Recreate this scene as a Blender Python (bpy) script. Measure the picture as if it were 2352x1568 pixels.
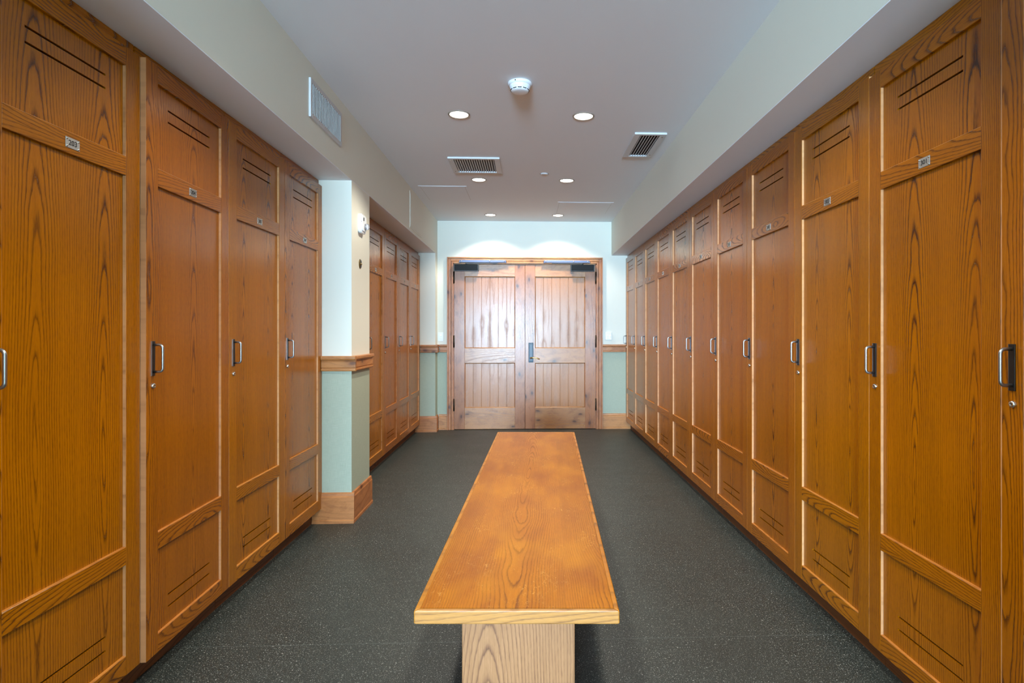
import bpy, bmesh, math, random
from mathutils import Vector, Matrix, Euler

# ---------------------------------------------------------------- clear
for o in list(bpy.data.objects):
    bpy.data.objects.remove(o, do_unlink=True)
SC = bpy.context.scene
COL = SC.collection

# ---------------------------------------------------------------- camera
TH = 0.0373
F = 1325.0
CX, CY, HC = 1260.59, 763.46, 1.25
cam = bpy.data.cameras.new('camera')
cam.sensor_width = 36.0
cam.lens = F / 2352.0 * 36.0
cam.shift_x = (1176.0 - CX) / 2352.0
cam.shift_y = (CY - 784.0) / 2352.0
cam.clip_start = 0.05
camo = bpy.data.objects.new('camera', cam)
COL.objects.link(camo)
camo.location = (0, 0, HC)
camo.rotation_euler = (math.pi / 2, 0, -TH)
SC.camera = camo

# ---------------------------------------------------------------- world, daylight, exposure
SC.view_settings.view_transform = 'Standard'
SC.view_settings.look = 'None'
SC.view_settings.exposure = 0.0
SC.view_settings.gamma = 1.0
SC.view_settings.use_curve_mapping = False
w = bpy.data.worlds.new('world')
SC.world = w
w.use_nodes = True
bgn = w.node_tree.nodes['Background']
bgn.inputs[0].default_value = (0.55, 0.75, 1.0, 1)
bgn.inputs[1].default_value = 1.2

DAYLIGHT_W = 3500.0
dl = bpy.data.lights.new('daylight_outside_window', 'AREA')
dl.shape = 'RECTANGLE'
dl.size = 2.3
dl.size_y = 1.7
dl.energy = DAYLIGHT_W
dl.color = (0.50, 0.755, 1.0)
dlo = bpy.data.objects.new('daylight_outside_window', dl)
COL.objects.link(dlo)
dlo.location = (-0.85, -9.30, 1.42)
dlo.rotation_euler = (math.pi / 2, 0, 0)        # shines towards +Y, in through the window

SPOT_W = 66.0
SPOT_COL = (1.0, 0.93, 0.80)

# ---------------------------------------------------------------- key planes
XSL, XSR = -1.155, 1.0935          # soffit faces / pier face
ZS, ZC = 2.250, 2.687              # soffit underside, ceiling
YW = 7.465                         # far wall
YN = -9.0                          # near wall (behind the camera)
YP0, YP1 = 3.8400, 4.2694          # pier
YQ = 7.303                         # return beside far wall
XDL, XDR = -1.3467, 1.2803         # locker door fronts
PI = math.pi

# ================================================================ materials
def lin(r, g, b):
    f = lambda c: (c / 255.0) / 12.92 if c / 255.0 <= 0.04045 else (((c / 255.0) + 0.055) / 1.055) ** 2.4
    return (f(r), f(g), f(b), 1.0)

class NT:
    def __init__(s, name):
        s.m = bpy.data.materials.new(name)
        s.m.use_nodes = True
        s.t = s.m.node_tree
        s.bsdf = s.t.nodes['Principled BSDF']
    def n(s, typ, **kw):
        nd = s.t.nodes.new(typ)
        for k, v in kw.items():
            setattr(nd, k, v)
        return nd
    def put(s, sock, val):
        if hasattr(val, 'is_output') or isinstance(val, bpy.types.NodeSocket):
            s.t.links.new(val, sock)
        else:
            sock.default_value = val
    def math(s, op, a, b=None, c=None, clamp=False):
        nd = s.n('ShaderNodeMath', operation=op)
        nd.use_clamp = clamp
        s.put(nd.inputs[0], a)
        if b is not None: s.put(nd.inputs[1], b)
        if c is not None: s.put(nd.inputs[2], c)
        return nd.outputs[0]
    def comb(s, x, y, z):
        nd = s.n('ShaderNodeCombineXYZ')
        s.put(nd.inputs[0], x); s.put(nd.inputs[1], y); s.put(nd.inputs[2], z)
        return nd.outputs[0]
    def noise(s, vec, scale=1.0, detail=2.0, rough=0.5, dist=0.0):
        nd = s.n('ShaderNodeTexNoise')
        s.put(nd.inputs['Vector'], vec)
        nd.inputs['Scale'].default_value = scale
        nd.inputs['Detail'].default_value = detail
        nd.inputs['Roughness'].default_value = rough
        nd.inputs['Distortion'].default_value = dist
        return nd.outputs['Fac']
    def ramp(s, fac, stops, interp='LINEAR'):
        nd = s.n('ShaderNodeValToRGB')
        cr = nd.color_ramp
        cr.interpolation = interp
        while len(cr.elements) < len(stops): cr.elements.new(0.5)
        for e, (p, c) in zip(cr.elements, stops):
            e.position = p
            e.color = c if len(c) == 4 else (*c, 1)
        s.put(nd.inputs[0], fac)
        return nd.outputs[0]
    def mix(s, fac, a, b, mode='MIX'):
        nd = s.n('ShaderNodeMix', data_type='RGBA', blend_type=mode)
        s.put(nd.inputs[0], fac); s.put(nd.inputs[6], a); s.put(nd.inputs[7], b)
        return nd.outputs[2]
    def bump(s, h, strength=0.2, dist=0.001):
        nd = s.n('ShaderNodeBump')
        nd.inputs['Strength'].default_value = strength
        nd.inputs['Distance'].default_value = dist
        s.put(nd.inputs['Height'], h)
        s.t.links.new(nd.outputs[0], s.bsdf.inputs['Normal'])
    def coords(s):
        tc = s.n('ShaderNodeTexCoord')
        sp = s.n('ShaderNodeSeparateXYZ')
        s.t.links.new(tc.outputs['Object'], sp.inputs[0])
        return tc.outputs['Object'], sp.outputs[0], sp.outputs[1], sp.outputs[2]
    def rnd(s):
        return s.n('ShaderNodeObjectInfo').outputs['Random']

def simple(name, col, rough=0.5, metal=0.0, spec=0.5, emit=None, estr=0.0):
    t = NT(name)
    t.bsdf.inputs['Base Color'].default_value = col
    t.bsdf.inputs['Roughness'].default_value = rough
    t.bsdf.inputs['Metallic'].default_value = metal
    t.bsdf.inputs['Specular IOR Level'].default_value = spec
    if emit:
        t.bsdf.inputs['Emission Color'].default_value = emit
        t.bsdf.inputs['Emission Strength'].default_value = estr
    return t.m

def oak(name, grain, light, mid, dark, leaf=0.262, freq=118.0, k=0.056, d0=0.0, w0=0.9, wjit=0.35, wob=0.016, seed=0.0,
        rough=0.20, contrast=1.0, wear=False, across='x', knots=False, streak=1.0, side=0.13, spec=0.4):
    """flat-sawn wood: growth rings cut as long nested arches; grain = axis the grain runs along"""
    t = NT(name)
    obj, X, Y, Z = t.coords()
    ax = {'x': X, 'y': Y, 'z': Z}
    W = ax[grain]
    U = ax[across]
    third = [q for q in 'xyz' if q not in (grain, across)][0]
    D = ax[third]
    R = t.rnd()
    Ru = t.math('MULTIPLY_ADD', R, 7.31, seed)
    Us = t.math('ADD', U, Ru)
    q = t.math('DIVIDE', Us, leaf)
    idx = t.math('FLOOR', q)
    uc = t.math('MULTIPLY', t.math('SUBTRACT', t.math('SUBTRACT', q, idx), 0.5), leaf)
    sl = t.math('MULTIPLY_ADD', idx, 3.17, t.math('MULTIPLY', R, 41.0))
    # centre height of the arches, different per leaf
    hj = t.math('SUBTRACT', t.math('FRACT', t.math('MULTIPLY', t.math('SINE', sl), 437.5)), 0.5)
    wc0 = t.math('MULTIPLY_ADD', hj, wjit, w0)
    cw = t.noise(t.comb(t.math('MULTIPLY', W, 1.1), t.math('ADD', sl, 9.0), 0.0), 1.0, 2.0)
    ucs = t.math('MULTIPLY_ADD', t.math('SUBTRACT', cw, 0.5), 0.045, uc)
    dw = t.math('MULTIPLY_ADD', t.math('ABSOLUTE', t.math('SUBTRACT', W, wc0)), k, d0)
    n1 = t.noise(t.comb(t.math('MULTIPLY', W, 2.4), t.math('ADD', sl, 3.0), t.math('MULTIPLY', D, 2.0)), 1.0, 2.0)
    d = t.math('MULTIPLY_ADD', t.math('SUBTRACT', n1, 0.5), 0.035, dw)
    r = t.math('SQRT', t.math('ADD', t.math('MULTIPLY', ucs, ucs), t.math('MULTIPLY', d, d)))
    n2 = t.noise(t.comb(t.math('MULTIPLY', Us, 6.0), t.math('MULTIPLY', W, 1.3), sl), 1.0, 2.0, 0.5)
    r2 = t.math('MULTIPLY_ADD', t.math('SUBTRACT', n2, 0.5), wob, r)
    n3 = t.noise(t.comb(t.math('MULTIPLY', Us, 130.0), t.math('MULTIPLY', W, 16.0), sl), 1.0, 2.0, 0.6)
    r3 = t.math('MULTIPLY_ADD', t.math('SUBTRACT', n3, 0.5), 0.0034, r2)
    ph = t.math('FRACT', t.math('MULTIPLY', r3, freq))
    ring0 = t.ramp(ph, [(0.0, (0.35,) * 3), (0.06, (1,) * 3), (0.15, (0.65,) * 3), (0.30, (0.15,) * 3), (0.50, (0.0,) * 3), (0.92, (0.0,) * 3), (1.0, (0.35,) * 3)])
    fade = t.math('SUBTRACT', 1.0, t.math('MULTIPLY', t.math('DIVIDE', t.math('ABSOLUTE', ucs), side, clamp=True), 0.55))
    ring = t.math('MULTIPLY', ring0, fade)
    # ring strength varies
    n4 = t.noise(t.comb(t.math('MULTIPLY', r3, 22.0), t.math('MULTIPLY', W, 0.6), sl), 1.0, 1.0)
    rs = t.math('MULTIPLY', ring, t.math('MULTIPLY_ADD', n4, 1.3, 0.15), clamp=True)
    # fine fibre streaks and pores
    fib = t.noise(t.comb(t.math('MULTIPLY', Us, 300.0), t.math('MULTIPLY', W, 3.5), sl), 1.0, 2.0, 0.6)
    por = t.noise(t.comb(t.math('MULTIPLY', Us, 800.0), t.math('MULTIPLY', W, 45.0), sl), 1.0, 1.0, 0.5)
    porm = t.ramp(por, [(0.50, (0,) * 3), (0.64, (1,) * 3)])
    c1 = t.mix(t.math('MULTIPLY', t.math('SUBTRACT', fib, 0.25, clamp=True), 1.5 * streak, clamp=True), light, mid)
    c2 = t.mix(t.math('MULTIPLY', rs, 1.0 * contrast, clamp=True), c1, dark)
    c3 = t.mix(t.math('MULTIPLY', porm, t.math('MULTIPLY_ADD', rs, 0.45, 0.16)), c2, dark)
    # broad tone changes
    nb = t.noise(t.comb(t.math('MULTIPLY', Us, 3.0), t.math('MULTIPLY', W, 0.8), sl), 1.0, 2.0)
    hs = t.n('ShaderNodeHueSaturation')
    t.put(hs.inputs['Value'], t.math('ADD', t.math('MULTIPLY_ADD', nb, 0.34, 0.80), t.math('MULTIPLY', R, 0.08)))
    t.put(hs.inputs['Hue'], t.math('MULTIPLY_ADD', R, 0.008, 0.496))
    t.put(hs.inputs['Color'], c3)
    out = hs.outputs[0]
    if knots:
        vo = t.n('ShaderNodeTexVoronoi')
        vo.feature = 'F1'; vo.voronoi_dimensions = '2D'
        nx = t.noise(t.comb(t.math('MULTIPLY', Us, 9.0), t.math('MULTIPLY', W, 6.0), 3.0), 1.0, 2.0)
        t.put(vo.inputs['Vector'], t.comb(t.math('MULTIPLY_ADD', nx, 0.25, t.math('MULTIPLY', Us, 4.6)), t.math('MULTIPLY', W, 2.4), seed))
        vo.inputs['Scale'].default_value = 1.0
        km = t.ramp(vo.outputs['Distance'], [(0.0, (1,) * 3), (0.035, (0.95,) * 3), (0.08, (0.35,) * 3), (0.24, (0,) * 3)])
        out = t.mix(t.math('MULTIPLY', km, 0.92), out, (dark[0] * .45, dark[1] * .4, dark[2] * .4, 1))
        bl = t.noise(t.comb(t.math('MULTIPLY', Us, 16.0), t.math('MULTIPLY', W, 7.0), seed + 4), 1.0, 4.0, 0.65, 0.6)
        out = t.mix(t.ramp(bl, [(0.48, (0,) * 3), (0.74, (0.6,) * 3)]), out, dark)
    rg = t.math('MULTIPLY_ADD', rs, 0.10, rough)
    if wear:
        # rubbed patches and scratches through the varnish
        wa = t.noise(t.comb(t.math('MULTIPLY', U, 7.0), t.math('MULTIPLY', W, 3.0), 5.0), 1.0, 3.0, 0.6)
        wb = t.noise(t.comb(t.math('MULTIPLY', U, 110.0), t.math('MULTIPLY', W, 42.0), 2.0), 1.0, 4.0, 0.75, 1.2)
        m1 = t.ramp(wa, [(0.47, (0,) * 3), (0.62, (1,) * 3)])
        m2 = t.ramp(wb, [(0.57, (0,) * 3), (0.66, (1,) * 3)])
        out = t.mix(t.math('MULTIPLY', t.math('MULTIPLY', m1, m2), 0.75), out, lin(226, 176, 96))
        wc = t.noise(t.comb(t.math('MULTIPLY', U, 5.0), t.math('MULTIPLY', W, 2.0), 8.0), 1.0, 3.0, 0.55)
        out = t.mix(t.ramp(wc, [(0.35, (0.55,) * 3), (0.52, (0,) * 3)]), out, lin(132, 66, 8))
        wd = t.noise(t.comb(t.math('MULTIPLY', U, 6.0), t.math('MULTIPLY', W, 2.5), 15.0), 1.0, 2.0, 0.5)
        out = t.mix(t.ramp(wd, [(0.5, (0,) * 3), (0.75, (0.5,) * 3)]), out, lin(198, 130, 10))
    t.put(t.bsdf.inputs['Base Color'], out)
    t.put(t.bsdf.inputs['Roughness'], rg)
    t.bsdf.inputs['Specular IOR Level'].default_value = spec
    t.bump(t.math('MULTIPLY', t.math('ADD', rs, porm), -1.0), 0.12, 0.0006)
    return t.m

OL, OM, OD = lin(164, 96, 0), lin(138, 75, 0), lin(58, 22, 0)
M_PANEL = oak('oak_veneer_panel', 'z', OL, OM, OD, seed=0.0)
M_STILE = oak('oak_stile', 'z', OL, OM, OD, leaf=0.6, d0=0.02, k=.03, freq=135, seed=3.3, wob=0.03, side=.4)
M_RAIL = oak('oak_rail', 'x', OL, OM, OD, leaf=0.16, across='z', d0=0.03, k=.10, w0=-.1, wob=0.03, freq=130, seed=6.1, side=.3)
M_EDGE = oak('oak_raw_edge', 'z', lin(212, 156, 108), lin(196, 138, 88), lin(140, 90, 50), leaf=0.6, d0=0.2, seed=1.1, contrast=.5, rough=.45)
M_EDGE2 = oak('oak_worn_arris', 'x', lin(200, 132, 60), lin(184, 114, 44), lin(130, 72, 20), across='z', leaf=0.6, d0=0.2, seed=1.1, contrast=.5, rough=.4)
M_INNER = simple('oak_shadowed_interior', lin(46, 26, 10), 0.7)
M_TOE = oak('oak_toe_kick', 'x', lin(112, 60, 22), lin(96, 48, 16), lin(56, 26, 8), across='z', leaf=.3, seed=2.0, rough=.45)
M_BENCH = oak('oak_bench_top', 'y', lin(178, 110, 0), lin(158, 92, 0), lin(94, 46, 0), leaf=0.33, d0=0.012, k=.045, w0=-.5, wjit=1.6, freq=140, seed=9.13, wob=0.050, side=.3, wear=True, rough=.30, spec=.2, contrast=.8)
M_BEDGE = oak('oak_bench_edge', 'x', lin(180, 124, 62), lin(158, 104, 44), lin(96, 54, 18), across='z', leaf=0.3, d0=0.05, seed=4.0, rough=.35)
M_BSIDE = oak('oak_bench_side', 'y', lin(184, 118, 18), lin(164, 98, 10), lin(100, 54, 4), across='z', leaf=0.3, d0=0.05, seed=4.0, rough=.35)
M_BLEG = oak('oak_bench_leg', 'z', lin(168, 116, 76), lin(148, 98, 60), lin(86, 48, 26), leaf=0.46, d0=0.0, k=.10, w0=-.35, wjit=.1, freq=110, seed=5.08, rough=.4, side=.4, streak=1.3)
M_ALV = oak('knotty_alder_upright', 'z', lin(168, 112, 68), lin(150, 94, 54), lin(96, 52, 26), leaf=0.6, d0=0.10, freq=60, contrast=.3, seed=11.0, k=.02, knots=True, rough=.24, spec=.36, side=.6)
M_ALP = oak('knotty_alder_boards', 'z', lin(168, 112, 70), lin(150, 95, 56), lin(100, 56, 30), leaf=0.105, d0=0.10, k=.012, freq=50, contrast=.08, seed=12.0, rough=.24, spec=.36, side=.6)
M_ALH = oak('knotty_alder_crosswise', 'x', lin(182, 130, 78), lin(164, 110, 62), lin(102, 60, 28), across='z', leaf=0.6, d0=0.12, freq=60, contrast=.35, seed=13.0, knots=True, rough=.24, spec=.36, side=.6)
M_TRX = oak('knotty_trim_along_x', 'x', lin(190, 128, 74), lin(170, 106, 54), lin(114, 62, 26), across='z', leaf=0.5, d0=0.12, freq=70, contrast=.35, seed=14.0, knots=True, rough=.36, side=.6)
M_TRY = oak('knotty_trim_along_y', 'y', lin(188, 122, 66), lin(168, 100, 48), lin(112, 58, 24), across='z', leaf=0.5, d0=0.12, freq=70, contrast=.35, seed=15.0, knots=True, rough=.36, side=.6)
M_TRZ = oak('knotty_trim_upright', 'z', lin(176, 110, 60), lin(156, 88, 44), lin(100, 48, 22), across='x', leaf=0.5, d0=0.12, freq=70, contrast=.45, seed=16.0, knots=True, rough=.34, side=.6)

def paint(name, col, rough=0.6, weave=0.0):
    t = NT(name)
    obj, X, Y, Z = t.coords()
    nb = t.noise(obj, 1.3, 2.0)
    c = t.mix(t.math('MULTIPLY', nb, 0.10), col, (col[0] * .82, col[1] * .84, col[2] * .82, 1))
    H = t.math('ADD', X, Y)
    a = t.noise(t.comb(t.math('MULTIPLY', H, 20.0), t.math('MULTIPLY', Z, 420.0), 0.0), 1.0, 2.0, 0.6)
    b = t.noise(t.comb(t.math('MULTIPLY', H, 420.0), t.math('MULTIPLY', Z, 20.0), 3.0), 1.0, 2.0, 0.6)
    wv = t.math('ADD', a, b)
    if weave > 0:
        c = t.mix(t.math('MULTIPLY', t.math('SUBTRACT', wv, 0.7, clamp=True), weave), c, (col[0] * .6, col[1] * .66, col[2] * .66, 1))
    t.put(t.bsdf.inputs['Base Color'], c)
    t.bsdf.inputs['Roughness'].default_value = rough
    t.bsdf.inputs['Specular IOR Level'].default_value = 0.3
    t.bump(wv, 0.15 if weave else 0.05, 0.0008)
    return t.m

M_WALL = paint('cream_painted_wall', lin(224, 223, 210))
M_GREEN = paint('pale_green_woven_wallcovering', lin(172, 178, 158), weave=0.8)
M_CEIL = paint('off_white_ceiling_paint', lin(232, 236, 240))

def floor_mat():
    t = NT('speckled_rubber_floor')
    obj, X, Y, Z = t.coords()
    big = t.noise(obj, 2.2, 3.0, 0.55)
    base = t.mix(big, lin(26, 30, 28), lin(42, 48, 45))
    out = base
    for sc, lo, hi, col, amt in ((210.0, 0.63, 0.70, lin(156, 158, 148), 0.8), (360.0, 0.60, 0.70, lin(126, 130, 122), 0.7), (170.0, 0.62, 0.70, lin(14, 15, 14), 0.7), (120.0, 0.68, 0.73, lin(170, 172, 165), 0.8)):
        n = t.noise(obj, sc, 1.0, 0.5)
        out = t.mix(t.math('MULTIPLY', t.ramp(n, [(lo, (0,) * 3), (hi, (1,) * 3)]), amt), out, col)
    # grey scuffs
    sv = t.noise(t.comb(t.math('MULTIPLY', X, 2.0), t.math('MULTIPLY', Y, 14.0), 0.0), 3.0, 3.0, 0.7)
    out = t.mix(t.ramp(sv, [(0.60, (0,) * 3), (0.80, (0.25,) * 3)]), out, lin(130, 134, 130))
    # sheet seams across the room
    fy = t.math('FRACT', t.math('DIVIDE', t.math('ADD', Y, 0.02), 2.4))
    seam = t.math('LESS_THAN', t.math('ABSOLUTE', t.math('SUBTRACT', fy, 0.985)), 0.0007)
    out = t.mix(t.math('MULTIPLY', seam, 0.3), out, lin(110, 122, 120))
    t.put(t.bsdf.inputs['Base Color'], out)
    t.put(t.bsdf.inputs['Roughness'], t.math('MULTIPLY_ADD', big, 0.2, 0.38))
    t.bsdf.inputs['Specular IOR Level'].default_value = 0.4
    t.bump(t.noise(obj, 500.0, 1.0), 0.1, 0.0005)
    return t.m
M_FLOOR = floor_mat()

def brushed(name, col, rough=0.3, streak=0.15):
    t = NT(name)
    obj, X, Y, Z = t.coords()
    n = t.noise(t.comb(t.math('MULTIPLY', X, 60.0), t.math('MULTIPLY', Y, 60.0), t.math('MULTIPLY', Z, 900.0)), 1.0, 2.0)
    t.bsdf.inputs['Base Color'].default_value = col
    t.bsdf.inputs['Metallic'].default_value = 1.0
    t.put(t.bsdf.inputs['Roughness'], t.math('MULTIPLY_ADD', n, streak, rough))
    return t.m

M_STEEL = brushed('brushed_steel', lin(158, 158, 158), 0.28)
M_ALU = brushed('brushed_aluminium', lin(190, 190, 186), 0.38)
M_CHROME = brushed('bright_chrome', lin(215, 212, 205), 0.14, .06)
M_SILVER = brushed('silver_closer_metal', lin(112, 120, 144), 0.5)
M_DKMETAL = brushed('dark_bronze_metal', lin(70, 62, 54), 0.4)
M_BRASS = brushed('worn_brass', lin(196, 170, 110), 0.25)
M_LPD = brushed('lock_plate_border', lin(70, 84, 94), 0.5)
M_LPL = brushed('lock_plate_face', lin(128, 140, 150), 0.6)
M_BLACK = simple('black_plate', lin(22, 20, 20), 0.35)
M_CLOSER = simple('black_closer_cover', lin(18, 20, 23), 0.5, spec=.12)
M_INK = simple('dark_engraved_ink', lin(24, 24, 24), 0.5)
M_WHITEP = simple('white_plastic', lin(226, 230, 234), 0.35)
M_WHITEM = simple('white_enamel_metal', lin(200, 200, 200), 0.4, spec=.3)
M_SEAM = simple('shadowed_panel_joint', lin(150, 140, 124), 0.7)
M_GAP = simple('dark_duct_interior', lin(30, 26, 24), 0.8)
M_LENS = simple('lit_downlight_lens', lin(255, 255, 255), 0.4, emit=(1.0, 0.97, 0.9, 1), estr=9.0)
M_TRIM = simple('dark_rim_of_downlight', lin(150, 138, 124), 0.4)
M_BROWN = simple('brown_bronze_disc', lin(112, 92, 54), 0.35, 0.6)
t_ = NT('clear_strobe_lens')
t_.bsdf.inputs['Base Color'].default_value = (0.9, 0.93, 1, 1)
t_.bsdf.inputs['Transmission Weight'].default_value = 0.85
t_.bsdf.inputs['Roughness'].default_value = 0.08
M_CLEAR = t_.m
t_ = NT('window_glass')
t_.bsdf.inputs['Base Color'].default_value = (1, 1, 1, 1)
t_.bsdf.inputs['Transmission Weight'].default_value = 1.0
t_.bsdf.inputs['Roughness'].default_value = 0.0
M_GLASS = t_.m

# ================================================================ mesh helpers
class MB:
    """collects shapes in one bmesh with several material slots"""
    def __init__(s):
        s.bm = bmesh.new(); s.mats = []
    def mi(s, m):
        if m not in s.mats: s.mats.append(m)
        return s.mats.index(m)
    def box(s, x0, x1, y0, y1, z0, z1, m, bevel=0.0, seg=2):
        b = bmesh.new()
        vs = [b.verts.new((x, y, z)) for x in (x0, x1) for y in (y0, y1) for z in (z0, z1)]
        for f in ((0, 1, 3, 2), (4, 6, 7, 5), (0, 4, 5, 1), (2, 3, 7, 6), (0, 2, 6, 4), (1, 5, 7, 3)):
            b.faces.new([vs[i] for i in f])
        bmesh.ops.recalc_face_normals(b, faces=b.faces)
        if bevel > 0:
            bmesh.ops.bevel(b, geom=b.edges[:], offset=bevel, segments=seg, affect='EDGES', profile=0.5)
        s.merge(b, m); return s
    def merge(s, b, m, mat=None, smooth=False):
        i = s.mi(m)
        vm = {}
        for v in b.verts:
            vm[v] = s.bm.verts.new(mat @ v.co if mat else v.co)
        for f in b.faces:
            try: nf = s.bm.faces.new([vm[v] for v in f.verts])
            except ValueError: continue
            nf.material_index = i; nf.smooth = smooth
        b.free()
    def prism(s, pts, axis, a0, a1, m, bevel=0.0):
        """pts: 2D outline; axis: extrusion axis; other two axes in xyz order"""
        b = bmesh.new()
        def P(p, a):
            return {'x': (a, p[0], p[1]), 'y': (p[0], a, p[1]), 'z': (p[0], p[1], a)}[axis]
        A = [b.verts.new(P(p, a0)) for p in pts]; B = [b.verts.new(P(p, a1)) for p in pts]
        b.faces.new(A); b.faces.new(B[::-1])
        n = len(pts)
        for i in range(n): b.faces.new((A[i], B[i], B[(i + 1) % n], A[(i + 1) % n]))
        bmesh.ops.recalc_face_normals(b, faces=b.faces)
        if bevel > 0: bmesh.ops.bevel(b, geom=b.edges[:], offset=bevel, segments=2, affect='EDGES', profile=0.5)
        s.merge(b, m); return s
    def lathe(s, prof, m, mat=None, seg=40, smooth=True):
        """prof: (radius, height) list, revolved about z"""
        b = bmesh.new()
        rows = []
        for r, h in prof:
            if r < 1e-6: rows.append([b.verts.new((0, 0, h))])
            else: rows.append([b.verts.new((r * math.cos(2 * PI * k / seg), r * math.sin(2 * PI * k / seg), h)) for k in range(seg)])
        for a, c in zip(rows, rows[1:]):
            for k in range(seg):
                k2 = (k + 1) % seg
                if len(a) == 1 and len(c) == 1: continue
                if len(a) == 1: b.faces.new((a[0], c[k], c[k2]))
                elif len(c) == 1: b.faces.new((a[k], a[k2], c[0]))
                else: b.faces.new((a[k], a[k2], c[k2], c[k]))
        bmesh.ops.recalc_face_normals(b, faces=b.faces)
        s.merge(b, m, mat, smooth); return s
    def tube(s, pts, rad, m, seg=12, smooth=True):
        pts = [Vector(p) for p in pts]
        b = bmesh.new(); rings = []
        prev = None
        for i, p in enumerate(pts):
            d = (pts[min(i + 1, len(pts) - 1)] - pts[max(i - 1, 0)]).normalized()
            if prev is None:
                up = Vector((0, 0, 1)) if abs(d.z) < .9 else Vector((1, 0, 0))
                nx = d.cross(up).normalized()
            else:
                nx = (prev - d * prev.dot(d)).normalized()
            prev = nx; ny = d.cross(nx)
            r = rad[i] if isinstance(rad, (list, tuple)) else rad
            rings.append([b.verts.new(p + (nx * math.cos(2 * PI * k / seg) + ny * math.sin(2 * PI * k / seg)) * r) for k in range(seg)])
        for a, c in zip(rings, rings[1:]):
            for k in range(seg): b.faces.new((a[k], a[(k + 1) % seg], c[(k + 1) % seg], c[k]))
        b.faces.new(rings[0][::-1]); b.faces.new(rings[-1])
        bmesh.ops.recalc_face_normals(b, faces=b.faces)
        s.merge(b, m, None, smooth); return s
    def text(s, txt, size, m, mat):
        cu = bpy.data.curves.new('tmp', 'FONT'); cu.body = txt; cu.size = size
        cu.align_x = 'CENTER'; cu.align_y = 'CENTER'; cu.extrude = 0.0002; cu.offset = size * 0.012
        to = bpy.data.objects.new('tmp', cu); COL.objects.link(to)
        dg = bpy.context.evaluated_depsgraph_get()
        me = bpy.data.meshes.new_from_object(to.evaluated_get(dg))
        b = bmesh.new(); b.from_mesh(me)
        s.merge(b, m, mat)
        bpy.data.objects.remove(to); bpy.data.curves.remove(cu); bpy.data.meshes.remove(me)
        return s
    def mesh(s, name):
        me = bpy.data.meshes.new(name)
        s.bm.to_mesh(me); s.bm.free()
        for m in s.mats: me.materials.append(m)
        return me
    def build(s, name, parent=None, loc=(0, 0, 0), rot=(0, 0, 0)):
        o = bpy.data.objects.new(name, s.mesh(name)); COL.objects.link(o)
        o.location = loc; o.rotation_euler = rot
        if parent: o.parent = parent
        return o

def tag(o, label, cat, group=None, kind=None):
    o['label'] = label; o['category'] = cat
    if group: o['group'] = group
    if kind: o['kind'] = kind
    return o
def struct(o):
    o['kind'] = 'structure'; return o
def empty(name, loc=(0, 0, 0), rot=(0, 0, 0)):
    o = bpy.data.objects.new(name, None); COL.objects.link(o)
    o.location = loc; o.rotation_euler = rot; o.empty_display_size = 0.1
    return o
def ROT(axis, a): return Matrix.Rotation(a, 4, axis)
def TR(x, y, z): return Matrix.Translation((x, y, z))

# ================================================================ room shell
XO = 2.0
b = MB(); b.box(-XO - .1, XO + .1, YN - .15, YW + .6, -0.1, 0.0, M_FLOOR); struct(b.build('floor'))
b = MB(); b.box(-XO - .1, XO + .1, YN - .15, YW + .6, ZC, ZC + .1, M_CEIL); struct(b.build('ceiling'))
ZR = 1.045      # where wallcovering meets paint, hidden by the chair rail
def two_tone(b, x0, x1, y0, y1, ztop):
    b.box(x0, x1, y0, y1, 0.0, ZR, M_GREEN)
    b.box(x0, x1, y0, y1, ZR, ztop, M_WALL)
b = MB()
b.box(-XO - .1, -XO, YN, YW + .15, 0, ZC, M_WALL)
b.box(-XO, XSL, YN, YW, ZS + .004, ZC, M_WALL)                # soffit
b.box(-XO, XSL - .0005, YN, YW, ZS, ZS + .004, M_CEIL)
two_tone(b, -XO, XSL, YP0, YP1, ZS)                           # pier
two_tone(b, -XO, XSL, YQ, YW, ZS)                             # return by far wall
two_tone(b, -XO, XSL, .45, 0.855, ZS)
struct(b.build('wall_left'))
b = MB()
b.box(XO, XO + .1, YN, YW + .15, 0, ZC, M_WALL)
b.box(XSR, XO, YN, YW, ZS + .004, ZC, M_WALL)
b.box(XSR + .0005, XO, YN, YW, ZS, ZS + .004, M_CEIL)
two_tone(b, XSR, XO, .45, 0.895, ZS)
struct(b.build('wall_right'))
# far wall with the door opening
OX0, OX1, OZ = -0.957, 0.905, 2.146
b = MB()
two_tone(b, -XO, OX0, YW, YW + .15, ZC)
two_tone(b, OX1, XO, YW, YW + .15, ZC)
b.box(OX0, OX1, YW, YW + .15, OZ, ZC, M_WALL)
struct(b.build('wall_far'))
# near wall with a window, behind the camera
WX0, WX1, WZ0, WZ1 = -1.95, 0.25, 0.65, 2.20
b = MB()
b.box(-XO, WX0, YN - .15, YN, 0, ZC, M_WALL); b.box(WX1, XO, YN - .15, YN, 0, ZC, M_WALL)
b.box(WX0, WX1, YN - .15, YN, 0, WZ0, M_WALL); b.box(WX0, WX1, YN - .15, YN, WZ1, ZC, M_WALL)
struct(b.build('wall_near'))
b = MB()
for x0, x1, z0, z1 in ((WX0, WX0 + .05, WZ0, WZ1), (WX1 - .05, WX1, WZ0, WZ1), (WX0, WX1, WZ0, WZ0 + .05), (WX0, WX1, WZ1 - .05, WZ1), (-.875, -.825, WZ0, WZ1)):
    b.box(x0, x1, YN - .1, YN - .05, z0, z1, M_WHITEM)
struct(b.build('window_1'))

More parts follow.
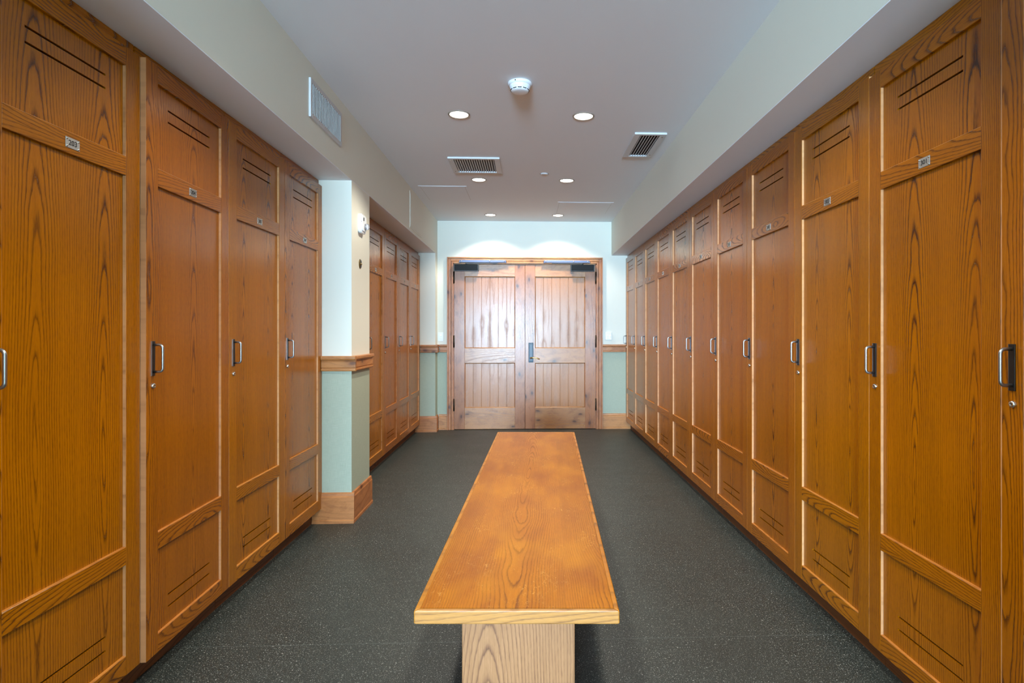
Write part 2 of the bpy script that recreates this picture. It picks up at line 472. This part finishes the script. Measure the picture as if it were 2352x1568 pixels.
# baseboards
def bb_profile(th=0.020, h=0.200):
    return [(0, 0), (th, 0), (th, 0.018), (th - .004, 0.024), (th - .004, h - .03), (th - .008, h - .022), (th - .010, h - .004), (th - .014, h), (0, h)]
def cr_profile():
    return [(0, 0.997), (.020, 0.997), (.024, 1.003), (.024, 1.012), (.017, 1.014), (.017, 1.018), (.022, 1.022), (.022, 1.058), (.017, 1.062), (.017, 1.066), (.028, 1.070), (.032, 1.078), (.032, 1.092), (.028, 1.096), (0, 1.096)]
def run_y(b, prof, x, sgn, y0, y1, m):          # on a wall face at x, facing sgn, along y
    b.prism([(x + sgn * p[0], p[1]) for p in prof], 'y', y0, y1, m)
def run_x(b, prof, y, x0, x1, m):               # on a wall face at y facing -y
    b.prism([(y - p[0], p[1]) for p in prof], 'x', x0, x1, m)
TB = 0.020; TC = 0.032
b = MB()
run_x(b, bb_profile(), YP0, XDL - 0.06, XSL + TB, M_TRX)
run_y(b, bb_profile(), XSL, 1, YP0 + .0005, YP1 + TB, M_TRY)
run_x(b, bb_profile(), YQ, XDL - 0.06, XSL + TB, M_TRX)
run_y(b, bb_profile(), XSL, 1, YQ + .0005, YW, M_TRY)
struct(b.build('baseboard_left'))
b = MB()
run_x(b, bb_profile(.018), YW, XSL + TB, -1.0305, M_TRX)
run_x(b, bb_profile(.018), YW, 0.9765, XDR + .06, M_TRX)
struct(b.build('baseboard_far'))
b = MB()
run_x(b, cr_profile(), YP0, XDL + 0.002, XSL + TC, M_TRX)
run_y(b, cr_profile(), XSL, 1, YP0 + .0005, YP1 + .01, M_TRY)
struct(b.build('trim_1'))
b = MB()
run_x(b, cr_profile(), YQ, XDL + 0.006, XSL + TC, M_TRX)
run_y(b, cr_profile(), XSL, 1, YQ + .0005, YW, M_TRY)
run_x(b, cr_profile(), YW, XSL + TC, -1.0305, M_TRX)
struct(b.build('trim_2'))
b = MB()
run_x(b, cr_profile(), YW, 0.9765, XDR - .003, M_TRX)
struct(b.build('trim_3'))

# ================================================================ double door in the far wall
FY = YW - 0.004          # leaf front plane
CAX0, CAX1, CAZ = -1.029, 0.976, 2.219
b = MB()
# casing, mitred profile in steps
for d0, d1, th in ((0.0, 0.016, 0.034), (0.016, 0.050, 0.024), (0.050, 0.057, 0.008), (0.056, 0.078, 0.028)):
    b.box(CAX0 + d0, CAX0 + d1, YW - th, YW + .02, 0, CAZ - d0, M_TRZ, .002, 1)
    b.box(CAX1 - d1, CAX1 - d0, YW - th, YW + .02, 0, CAZ - d0, M_TRZ, .002, 1)
    b.box(CAX0 + d1, CAX1 - d1, YW - th, YW + .02, CAZ - d1, CAZ - d0, M_TRX, .002, 1)
b.box(-.951, -.9425, YW - .010, YW + .13, 0, 2.141, M_TRZ)
b.box(.888, .898, YW - .010, YW + .13, 0, 2.141, M_TRZ)
b.box(-.951, .898, YW - .010, YW + .13, 2.130, 2.141, M_TRX)
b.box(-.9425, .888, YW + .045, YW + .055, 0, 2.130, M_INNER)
struct(b.build('trim_4'))

def leaf(name, x0, x1, px0, px1):
    """door leaf; local origin at bottom left of its front face"""
    root = empty(name, (x0, FY, 0.006)); struct(root)
    W = x1 - x0; H = 2.126 - .006; T = .044
    p0, p1 = px0 - x0, px1 - x0
    zr = [0.0, 0.275, 0.851, 1.043, 1.966, H]
    b = MB()
    b.box(0, p0, 0, T, 0, H, M_ALV, .0015, 1); b.box(p1, W, 0, T, 0, H, M_ALV, .0015, 1)
    for a, c in ((zr[0], zr[1]), (zr[2], zr[3]), (zr[4], zr[5])):
        b.box(p0, p1, 0.0005, T, a, c, M_ALH, .0015, 1)
    b.build('leaf_frame', root)
    for za, zb in ((zr[1], zr[2]), (zr[3], zr[4])):
        b = MB(); n = 6; g = .0022
        bw = (p1 - p0) / n
        for k in range(n):
            b.box(p0 + k * bw + g, p0 + (k + 1) * bw - g, .013, .030, za, zb, M_ALP, .0025, 1)
        b.box(p0, p1, .0185, .0255, za, zb, M_ALP)
        b.build('board_panel', root)
        b = MB(); s = .009
        b.prism([(p0, .002), (p0 + s, .0125), (p0, .0125)], 'z', za, zb, M_ALV)
        b.prism([(p1, .002), (p1 - s, .0125), (p1, .0125)], 'z', za, zb, M_ALV)
        b.prism([(.002, zb), (.0125, zb - s), (.0125, zb)], 'x', p0, p1, M_ALH)
        b.prism([(.002, za), (.0125, za + s), (.0125, za)], 'x', p0, p1, M_ALH)
        b.build('panel_bead', root)
    return root, W
DL, WL = leaf('door_1', -0.9405, -0.0305, -0.806, -0.158)
DR, WR = leaf('door_2', -0.0270, 0.8860, 0.100, 0.750)
def hinges(root, x):
    for za, zb in ((1.884, 2.03), (1.062, 1.208), (.246, .391)):
        b = MB()
        b.tube([(x, -.012, za - .006), (x, -.012, zb - .006)], .0085, M_DKMETAL, 14)
        b.tube([(x, -.012, za - .014), (x, -.012, za - .006)], [.004, .0085], M_DKMETAL, 14)
        b.tube([(x, -.012, zb - .006), (x, -.012, zb + .002)], [.0085, .004], M_DKMETAL, 14)
        b.box(x - .005, x + .005, -.012, 0.002, za - .006, zb - .006, M_DKMETAL)
        b.build('hinge', root)
hinges(DL, -.001); hinges(DR, WR + .001)
def closer(root, x0, x1, t0, t1, dirn):
    """box body on the leaf, arm up to a track on the head of the frame"""
    b = MB()
    b.box(x0, x1, -.062, 0.0, 2.036, 2.118, M_CLOSER, .004, 2)
    for xx in (x0, x1): b.box(xx - .004, xx + .004, -.064, 0.0, 2.032, 2.120, M_BLACK, .001, 1)
    b.box(x0, x1, -.0635, 0.0, 2.030, 2.037, M_BLACK, .001, 1)
    o = b.build('door_closer', root)
    b = MB()
    b.box(t0, t1, -.060, -.032, 2.140, 2.172, M_SILVER, .003, 2)
    for xx in (t0 + .02, t1 - .02, (t0 * .35 + t1 * .65)):
        b.lathe([(0, .0635), (.006, .0635), (.008, .060), (.008, .055)], M_CHROME, TR(xx, 0, 2.157) @ ROT('X', PI / 2), 16)
    for xx in (t0, t1):
        b.box(xx - .008, xx + .006, -.064, -.030, 2.134, 2.168, M_SILVER, .003, 1)
    b.build('closer_track', o)
    b = MB()
    pv = (x0 + x1) / 2
    far = t1 - .1 if dirn > 0 else t0 + .1
    b.tube([(pv, -.045, 2.118), (pv, -.045, 2.132)], .010, M_BLACK, 14)
    b.prism([(pv, 2.124), (far, 2.130), (far, 2.137), (pv, 2.132)] if dirn > 0 else [(far, 2.130), (pv, 2.124), (pv, 2.132), (far, 2.137)], 'y', -.056, -.036, M_BLACK)
    b.build('closer_arm', o)
closer(DL, .006, .312, .078, .664, 1)
closer(DR, WR - .324, WR - .024, .245, WR - .087, -1)
b = MB()
lx = .043 - (-.0) + .031
b.box(lx - .031, lx + .031, -.006, 0, .859, 1.112, M_LPD, .003, 2)
b.box(lx - .021, lx + .021, -.0075, -.004, .870, 1.101, M_LPL, .002, 1)
for z in (.878, 1.093): b.lathe([(0, .009), (.004, .009), (.005, .006)], M_DKMETAL, TR(lx, 0, z) @ ROT('X', PI / 2), 14)
o = b.build('lock_plate', DR)
b = MB()
b.lathe([(.012, .006), (.014, .010), (.010, .018), (.009, .045), (0, .047)], M_BRASS, TR(lx, 0, .915) @ ROT('X', PI / 2), 20)
b.tube([(lx, -.042, .917), (lx + .03, -.046, .919), (lx + .07, -.046, .915), (lx + .098, -.044, .905), (lx + .112, -.042, .902)], [.009, .008, .0075, .009, .006], M_BRASS, 14)
b.build('lever_handle', o)

# ================================================================ lockers
DW, DZ0, DZ1 = 0.5955, 0.0985, 2.2107       # door width, bottom, top
ST = 0.068                                  # stile width
RZ = [(DZ0, 0.1635), (0.469, 0.530), (1.777, 1.841), (2.147, DZ1)]  # rails
DT = 0.021
def door_mesh():
    b = MB()
    x0, x1 = -DW / 2, DW / 2
    e = .0012
    b.box(x0, x0 + ST, 0, DT, DZ0, DZ1, M_STILE, e, 1)
    b.box(x1 - ST, x1, 0, DT, DZ0, DZ1, M_STILE, e, 1)
    for za, zb in RZ: b.box(x0 + ST, x1 - ST, 0.0002, DT, za, zb, M_RAIL, e, 1)
    # raw bright lipping on the hinge and lock edges
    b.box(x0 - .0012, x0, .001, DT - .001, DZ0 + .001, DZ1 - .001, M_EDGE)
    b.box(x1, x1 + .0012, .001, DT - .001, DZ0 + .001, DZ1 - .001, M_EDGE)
    P0, P1 = x0 + ST, x1 - ST
    for (a0, a1), (c0, c1) in zip(RZ, RZ[1:]):      # pale worn arrises around each panel
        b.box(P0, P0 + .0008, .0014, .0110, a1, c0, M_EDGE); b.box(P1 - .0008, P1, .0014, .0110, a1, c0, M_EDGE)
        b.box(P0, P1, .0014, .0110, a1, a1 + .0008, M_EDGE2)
    ya, yb = .0112, .0185
    sl = .150; hs = .0033
    def pan(za, zb, slots):
        z = za
        for c in sorted(slots):
            b.box(P0, P1, ya, yb, z, c - hs, M_PANEL)
            b.box(P0, -sl, ya, yb, c - hs, c + hs, M_PANEL); b.box(sl, P1, ya, yb, c - hs, c + hs, M_PANEL)
            z = c + hs
        b.box(P0, P1, ya, yb, z, zb, M_PANEL)
    pan(RZ[0][1], RZ[1][0], (.225, .270))
    pan(RZ[1][1], RZ[2][0], ())
    pan(RZ[2][1], RZ[3][0], (2.036, 2.079))
    return b
def plate(num, parent):
    b = MB()
    zc = 1.8085
    b.box(-.0265, .0265, -.0014, .0002, zc - .0155, zc + .0155, M_ALU, .0004, 1)
    for sx in (-1, 1):
        for sz in (-1, 1):
            b.lathe([(0, .0040), (.0022, .0036), (.0034, .0014)], M_CHROME, TR(sx * .0215, 0, zc + sz * .0108) @ ROT('X', PI / 2), 14)
    b.text(str(num), .0215, M_INK, TR(0, -.0017, zc) @ ROT('X', PI / 2))
    o = b.build('number_plate', parent)
    return o
def make_locker():
    root = empty('locker')
    b = MB()
    hw = .2975; y0, y1 = .0235, .57
    b.box(-hw, -hw + .018, y0, y1, DZ0, 2.2085, M_STILE); b.box(hw - .018, hw, y0, y1, DZ0, 2.2085, M_STILE)
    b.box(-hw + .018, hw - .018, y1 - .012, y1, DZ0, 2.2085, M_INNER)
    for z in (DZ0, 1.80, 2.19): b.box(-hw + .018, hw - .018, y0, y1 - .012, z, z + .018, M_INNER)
    b.build('carcass', root)
    b = MB(); b.box(-hw, hw, .0215, .57, 2.2095, 2.2485, M_RAIL); b.build('frieze', root)
    b = MB(); b.box(-hw, hw, .062, .082, 0, .0975, M_TOE); b.build('toe_kick', root)
    # door hinged on the viewer's right, so its origin sits on that edge
    d = door_mesh().build('door', root)
    hx = DW / 2
    for v in d.data.vertices: v.co.x -= hx
    d.location = (hx, 0, 0)
    # handle
    cx = -DW / 2 + .036 - hx
    b = MB()
    b.box(cx - .0095, cx + .0095, -.0035, 0, 1.0965, 1.2195, M_BLACK, .0006, 1)
    b.box(cx - .0103, cx - .0093, -.0042, 0, 1.0965, 1.2195, M_STEEL)
    bar = []
    zt, zb, out, rr = 1.2065, 1.1105, .0345, .013
    bar.append((cx, -.003, zt))
    for k in range(7):
        a = k / 6 * PI / 2
        bar.append((cx, -(out - rr + rr * math.sin(a)), zt - rr + rr * math.cos(a)))
    for k in range(7):
        a = k / 6 * PI / 2
        bar.append((cx, -(out - rr + rr * math.cos(a)), zb + rr - rr * math.sin(a)))
    bar.append((cx, -.003, zb))
    b.tube(bar, .0046, M_STEEL, 14)
    b.build('handle', d)
    b = MB()
    b.lathe([(.0095, -.001), (.0095, .003), (.0075, .0065), (.0035, .0075), (.003, .0055), (0, .0055)], M_CHROME, TR(cx + .001, 0, 1.061) @ ROT('X', PI / 2), 24)
    b.box(cx + .0002, cx + .0018, -.0066, -.005, 1.057, 1.065, M_INK)
    b.build('lock', d)
    return root, d
def copy_locker(src):
    r = src.copy(); COL.objects.link(r)
    dd = None
    for ch in src.children:
        c = ch.copy(); COL.objects.link(c); c.parent = r
        if ch.name.split('.')[0] == 'door':
            dd = c
            for g in ch.children:
                if g.name.startswith('number_plate'): continue
                k = g.copy(); COL.objects.link(k); k.parent = c
    return r, dd
specs = []
# left wall, near run: far edges
for e0, e1, num, lab in (
    (0.865, 1.462, 202, 'oak locker on the left wall just before locker 203, outside the frame'),
    (1.462, 2.059, 203, 'oak locker numbered 203, nearest on the left wall and cut by the frame'),
    (2.062, 2.659, 204, 'oak locker on the left wall next after 203, its door slightly ajar'),
    (2.659, 3.256, 205, 'oak locker on the left wall between the ajar one and the one by the pier'),
    (3.256, 3.839, 206, 'oak locker on the left wall touching the near face of the white and green pier')):
    specs.append(('L', e0, e1, num, lab, 'lockers on the left wall before the pier'))
FL = [4.275, 4.880, 5.487, 6.085, 6.690, 7.296]
FLL = ('oak locker hidden directly behind the left wall pier',
       'oak locker half hidden behind the left pier',
       'oak locker beyond the left pier, right after the half hidden one',
       'oak locker on the left beyond the pier, next to last before the far return',
       'farthest oak locker on the left, against the narrow return by the double door')
for k in range(5): specs.append(('L', FL[k], FL[k + 1], 207 + k, FLL[k], 'lockers on the left wall beyond the pier'))
FR = [0.912, 1.513, 2.117, 2.718, 3.318, 3.915, 4.515, 5.112, 5.700, 6.290, 6.875, 7.461]
FRL = ('oak locker cut by the right photo edge, only its handle and stile showing',
       'oak locker numbered 301, the nearest whole locker on the right wall',
       'oak locker on the right wall, second beyond the edge strip, right after number 301',
       'oak locker on the right wall, two past number 301',
       'oak locker on the right wall, three past number 301',
       'oak locker on the right wall, four past number 301',
       'oak locker on the right wall, five past 301, pale sheen on its top panel',
       'oak locker on the right wall, fifth from the far wall',
       'oak locker on the right wall, fourth from the far wall',
       'oak locker on the right wall, third from the far wall',
       'oak locker on the right wall, next to last before the far wall',
       )
labs = list(FRL)
NR = len(FR) - 1
labs = labs[:NR]
labs[-1] = 'farthest oak locker on the right wall, its handle standing out against the green wall'
labs[-2] = 'oak locker on the right wall, next to last before the far wall'
labs[-3] = 'oak locker on the right wall, third from the far wall'
labs[-4] = 'oak locker on the right wall, fourth from the far wall'
labs[2] = 'oak locker on the right wall immediately past number 301'
for k in range(NR): specs.append(('R', FR[k], FR[k + 1], 300 + k, labs[k], 'lockers along the right wall'))
proto, pd = make_locker()
for i, (side, e0, e1, num, lab, grp) in enumerate(specs):
    if i == 0: r, d = proto, pd
    else: r, d = copy_locker(proto)
    yc = (e0 + e1) / 2
    r.scale = ((e1 - e0 - .001) / .5975, 1, 1)
    if side == 'L':
        r.location = (XDL, yc, 0); r.rotation_euler = (0, 0, PI / 2)
    else:
        r.location = (XDR, yc, 0); r.rotation_euler = (0, 0, -PI / 2)
    tag(r, lab, 'locker', grp)
    specs[i] = (r, d, num)
for r, d, num in specs:
    p = plate(num, d)
    p.location = (-DW / 2, 0, 0)
    if num == 204: d.rotation_euler = (0, 0, math.radians(1.75))
    if num == 301: d.location.z -= .009

# ================================================================ bench
# laid out in its own frame, turned by the same small angle to the room
HB = 0.46
bench = empty('bench', (0, 0, 0), (0, 0, -TH))
tag(bench, 'long orange oak bench with worn varnish standing in the middle of the floor', 'bench')
bench.location = Matrix.Rotation(-TH, 3, 'Z') @ Vector((-0.093, 3.11, 0))
y0, y1 = 1.639 - 3.11, 4.591 - 3.11
cx = .093
q = [(-0.384 + cx, y0), (0.201 + cx, y0), (0.204 + cx, y1), (-0.4075 + cx, y1)]
def quad_prism(b, pts, z0, z1, m, bevel):
    b.prism(pts, 'z', z0, z1, m, bevel)
ins = .016
qi = [(q[0][0] + ins, q[0][1] + ins), (q[1][0] - ins, q[1][1] + ins), (q[2][0] - ins, q[2][1] - ins), (q[3][0] + ins, q[3][1] - ins)]
b = MB(); quad_prism(b, qi, HB - .037, HB, M_BENCH, 0); b.build('seat_top', bench)
# lipping on four sides, rounded
def lip(p0, p1, i0, i1, m):
    b = MB()
    b.prism([p0, p1, i1, i0], 'z', HB - .039, HB - .0002, m, .0035)
    b.build('edge_lipping', bench)
lip(q[0], q[1], qi[0], qi[1], M_BEDGE)
lip(q[1], q[2], qi[1], qi[2], M_BSIDE)
lip(q[2], q[3], qi[2], qi[3], M_BEDGE)
lip(q[3], q[0], qi[3], qi[0], M_BSIDE)
for yy in (1.76 - 3.11, 4.46 - 3.11 - .04):
    b = MB(); b.box(-0.172, 0.172, yy, yy + .04, 0, HB - .0385, M_BLEG, .002, 1); b.build('leg', bench)
b = MB(); b.box(-.02, .02, 1.80 - 3.11, 4.42 - 3.11, .12, .26, M_BSIDE, .002, 1); b.build('stretcher', bench)

# ================================================================ ceiling fittings
LP = [(-0.450, 7.067, 'recessed ceiling downlight nearest the far wall, left of the pair'),
      (0.376, 7.067, 'recessed ceiling downlight nearest the far wall, right of the pair'),
      (-0.455, 5.443, 'recessed ceiling downlight just beyond the square ceiling vent, left of the middle pair'),
      (0.372, 5.443, 'recessed ceiling downlight right of the small ceiling cap, in the middle pair'),
      (-0.450, 3.821, 'large near ceiling downlight, left of the smoke detector'),
      (0.373, 3.821, 'large near ceiling downlight, right of the smoke detector'),
      (-0.450, 2.200, 'recessed ceiling downlight above the near end of the bench, left one'),
      (0.373, 2.200, 'recessed ceiling downlight above the near end of the bench, right one'),
      (-0.450, 0.580, 'recessed ceiling downlight above the camera position, left one'),
      (0.373, 0.580, 'recessed ceiling downlight above the camera position, right one')]
spot = bpy.data.lights.new('downlight_beam', 'SPOT')
spot.energy = SPOT_W; spot.color = SPOT_COL; spot.spot_size = math.radians(123); spot.spot_blend = 0.42; spot.shadow_soft_size = 0.045
ring_me = None
for x, y, lab in LP:
    t = empty('recessed_downlight', (x, y, ZC)); tag(t, lab, 'ceiling light', 'round recessed downlights in the ceiling')
    if ring_me is None:
        b = MB()
        b.lathe([(.061, 0.0), (.061, -.0035), (.064, -.0055), (.070, -.0045), (.0735, 0.0)], M_TRIM, None, 56)
        ring_me = b.mesh('trim_ring')
        b = MB(); b.lathe([(0, -.0015), (.060, -.0015), (.0605, 0)], M_LENS, None, 56); lens_me = b.mesh('lens')
    for nm, me in (('trim_ring', ring_me), ('lens', lens_me)):
        o = bpy.data.objects.new(nm, me); COL.objects.link(o); o.parent = t
    lo = bpy.data.objects.new('downlight_beam', spot); COL.objects.link(lo); lo.parent = t
    lo.location = (0, 0, -.02)

# smoke detector
t = empty('smoke_detector', (-0.043, 3.330, ZC)); tag(t, 'round white smoke detector on the ceiling between the two near downlights', 'smoke detector')
b = MB(); b.lathe([(0, 0), (.068, 0), (.070, -.004), (.068, -.014), (.060, -.018)], M_WHITEP, None, 56)
b.lathe([(0, -.0), (.0035, 0), (.0035, .002), (0, .002)], M_INK, TR(-.025, -.0645, -.009) @ ROT('X', PI / 2), 12)
b.build('base', t)
b = MB(); b.lathe([(.060, -.016), (.059, -.026), (.0545, -.036), (.053, -.0375), (.0545, -.039), (.050, -.047), (.047, -.050), (.030, -.053), (0, -.054)], M_WHITEP, None, 56)
for k in range(11):
    a = 2 * PI * k / 11
    bb = bmesh.new(); bmesh.ops.create_cube(bb, size=1)
    b.merge(bb, M_INK, ROT('Z', a) @ TR(0, -.0522, -.0428) @ ROT('X', -.45) @ Matrix.Diagonal((.0215, .003, .0040, 1)))
b.build('sensor_head', t)
# small sprinkler cover
b = MB(); b.lathe([(0, -.006), (.030, -.006), (.033, -.004), (.034, 0), (.040, 0), (.041, -.002), (.043, 0)], M_CEIL, None, 48)
o = b.build('sprinkler_cap', loc=(0.153, 5.223, ZC)); tag(o, 'small round flush cap on the ceiling left of the middle right downlight', 'sprinkler cover')

# ceiling registers
def register(name, x0, x1, y0, y1, nsl, screwside, lab, redgap=None):
    t = empty(name, ((x0 + x1) / 2, (y0 + y1) / 2, ZC)); tag(t, lab, 'vent')
    hx, hy = (x1 - x0) / 2, (y1 - y0) / 2
    fr = .030; frx = .045
    H = .014
    b = MB()
    b.box(-hx, hx, -hy, -hy + fr, -H, 0, M_WHITEM, .002, 1); b.box(-hx, hx, hy - fr, hy, -H, 0, M_WHITEM, .002, 1)
    b.box(-hx, -hx + frx, -hy + fr, hy - fr, -H, 0, M_WHITEM, .001, 1); b.box(hx - frx, hx, -hy + fr, hy - fr, -H, 0, M_WHITEM, .001, 1)
    for yy in (-hy + .06, hy - .06):
        b.lathe([(0, .017), (.0045, .016), (.0055, .0135)], M_CHROME, TR(screwside * (hx - frx / 2), yy, 0) @ ROT('X', PI), 14)
    b.build('frame', t)
    b = MB(); b.box(-hx + frx - .002, hx - frx + .002, -hy + fr - .002, hy - fr + .002, -.0015, -.0002, M_GAP); b.build('backing', t)
    step = (2 * hx - 2 * frx) / nsl
    for k in range(nsl):
        xx = -hx + frx + step * (k + .5)
        b = MB()
        bb = bmesh.new(); bmesh.ops.create_cube(bb, size=1)
        b.merge(bb, M_WHITEM, TR(xx, 0, -.0078) @ ROT('Y', .75) @ Matrix.Diagonal((.0034, 2 * hy - 2 * fr, .0110, 1)))
        b.build('louvre', t)
register('ceiling_vent', -0.654, -0.228, 4.745, 5.182, 17, -1, 'white square louvred vent in the ceiling left of centre, before the middle lights')
register('ceiling_vent', 0.772, 1.006, 4.115, 4.660, 7, 1, 'narrow louvred vent in the ceiling beside the right soffit')
# wall register on left soffit
t = empty('wall_vent', (XSL, 3.350, 2.497)); tag(t, 'white louvred vent high on the left soffit face', 'vent')
hy, hz, fr = .2555, .104, .024; P = .012
b = MB()
b.box(0, P, -hy, -hy + .02, -hz, hz, M_WHITEM, .002, 1); b.box(0, P, hy - .02, hy, -hz, hz, M_WHITEM, .002, 1)
b.box(0, P, -hy + .02, hy - .02, hz - fr, hz, M_WHITEM, .001, 1); b.box(0, P, -hy + .02, hy - .02, -hz, -hz + fr, M_WHITEM, .001, 1)
b.build('frame', t)
b = MB(); b.box(.0002, .0015, -hy + .018, hy - .018, -hz + fr - .002, hz - fr + .002, M_GAP); b.build('backing', t)
n = 20
for k in range(n):
    yy = -hy + .02 + (2 * hy - .04) * (k + .5) / n
    b = MB(); bb = bmesh.new(); bmesh.ops.create_cube(bb, size=1)
    b.merge(bb, M_WHITEM, TR(.0068, yy, 0) @ ROT('Z', .12) @ Matrix.Diagonal((.0125, .0040, 2 * hz - 2 * fr, 1)))
    b.build('louvre', t)

# access panels
def ceil_panel(x0, x1, y0, y1, lab):
    hx, hy = (x1 - x0) / 2, (y1 - y0) / 2
    b = MB()
    b.box(-hx, hx, -hy, hy, -.0022, 0, M_CEIL, .0006, 1)
    b.box(-hx + .018, hx - .018, -hy + .018, hy - .018, -.0036, 0, M_CEIL, .0006, 1)
    for sx in (-1, 1): b.box(sx * (hx - .018) - .0016, sx * (hx - .018) + .0016, -hy + .018, hy - .018, -.0026, 0, M_SEAM)
    for sy in (-1, 1): b.box(-hx + .018, hx - .018, sy * (hy - .018) - .0016, sy * (hy - .018) + .0016, -.0026, 0, M_SEAM)
    o = b.build('access_panel', loc=((x0 + x1) / 2, (y0 + y1) / 2, ZC)); tag(o, lab, 'access panel')
ceil_panel(-1.070, -0.596, 5.687, 6.300, 'flush painted access panel in the ceiling beside the left soffit')
ceil_panel(0.335, 0.955, 6.340, 6.957, 'flush painted access panel in the ceiling at right by the far wall')
b = MB(); b.box(0, .003, -.314, .314, -.182, .182, M_WALL, .0008, 1); b.box(0, .0048, -.296, .296, -.164, .164, M_WALL, .0008, 1)
o = b.build('access_panel', loc=(XSL, 6.030, 2.464)); tag(o, 'flush painted access panel on the left soffit face near the far wall', 'access panel')

# ================================================================ fittings on the walls
# fire alarm strobe on the pier side
t = empty('fire_alarm_strobe', (XSL, 4.035, 2.000)); tag(t, 'white fire alarm strobe on the side of the left pier', 'fire alarm')
b = MB()
pts = [(-.058, -.045), (-.050, -.060), (-.030, -.068), (.030, -.068), (.050, -.060), (.058, -.045), (.060, 0), (.058, .052), (.048, .064), (-.048, .064), (-.058, .052)]
b.prism(pts, 'x', 0, .024, M_WHITEP, .004)
b.prism([(p[0] * .8, p[1] * .82 + .002) for p in pts], 'x', .022, .031, M_WHITEP, .003)
b.box(.028, .0325, -.030, -.012, .018, .040, M_INK)
b.lathe([(0, .0005), (.003, .0005), (.003, 0)], M_INK, TR(.0245, -.052, .010) @ ROT('Y', PI / 2), 12)
b.build('housing', t)
b = MB(); b.lathe([(.021, .028), (.021, .034), (.018, .036), (0, .036)], M_CHROME, TR(0, .012, -.018) @ ROT('Y', PI / 2), 28); b.build('reflector', t)
b = MB(); b.lathe([(.022, .030), (.022, .046), (.019, .054), (.012, .058), (0, .059)], M_CLEAR, TR(0, .012, -.018) @ ROT('Y', PI / 2), 32); b.build('strobe_lens', t)
# round bronze escutcheon
b = MB(); M_ = TR(XSL, 4.033, 1.724) @ ROT('Y', PI / 2)
b.lathe([(0, .008), (.010, .008), (.012, .005), (.028, .0045), (.032, .003), (.0325, 0)], M_BROWN, ROT('Y', PI / 2), 48)
b.box(.004, .0088, -.0025, .0025, -.024, .024, M_INK); b.box(.004, .0088, -.020, .020, -.0025, .0025, M_INK)
b.lathe([(0, .0105), (.005, .0105), (.006, .007)], M_BRASS, ROT('Y', PI / 2), 20)
o = b.build('wall_escutcheon', loc=(XSL, 4.033, 1.724)); tag(o, 'small round bronze disc on the side of the left pier below the strobe', 'wall cover')
# switch left of the doors
t = empty('light_switch', (-1.112, YW, 1.196)); tag(t, 'white light switch plate on the far wall left of the double door', 'switch')
b = MB(); b.box(-.034, .034, -.006, 0, -.056, .056, M_WHITEP, .003, 2); b.build('cover_plate', t)
b = MB(); b.box(-.016, .016, -.010, -.004, -.032, .032, M_WHITEP, .0015, 1); b.box(-.012, .012, -.0108, -.009, .010, .026, M_ALU); b.box(-.010, .010, -.0104, -.009, -.020, -.017, M_ALU); b.build('rocker', t)
t = empty('light_switch', (1.052, YW, 1.204)); tag(t, 'white double switch box on the far wall right of the double door', 'switch')
b = MB(); b.box(-.043, .043, -.030, 0, -.051, .051, M_WHITEP, .005, 2); b.build('cover_plate', t)
for sx in (-1, 1):
    b = MB(); b.box(sx * .015 - .008, sx * .015 + .008, -.034, -.028, -.030, .010, M_WHITEP, .0015, 1)
    b.box(sx * .015 - .0105, sx * .015 + .0105, -.0305, -.0296, -.034, .014, M_ALU); b.build('rocker', t)
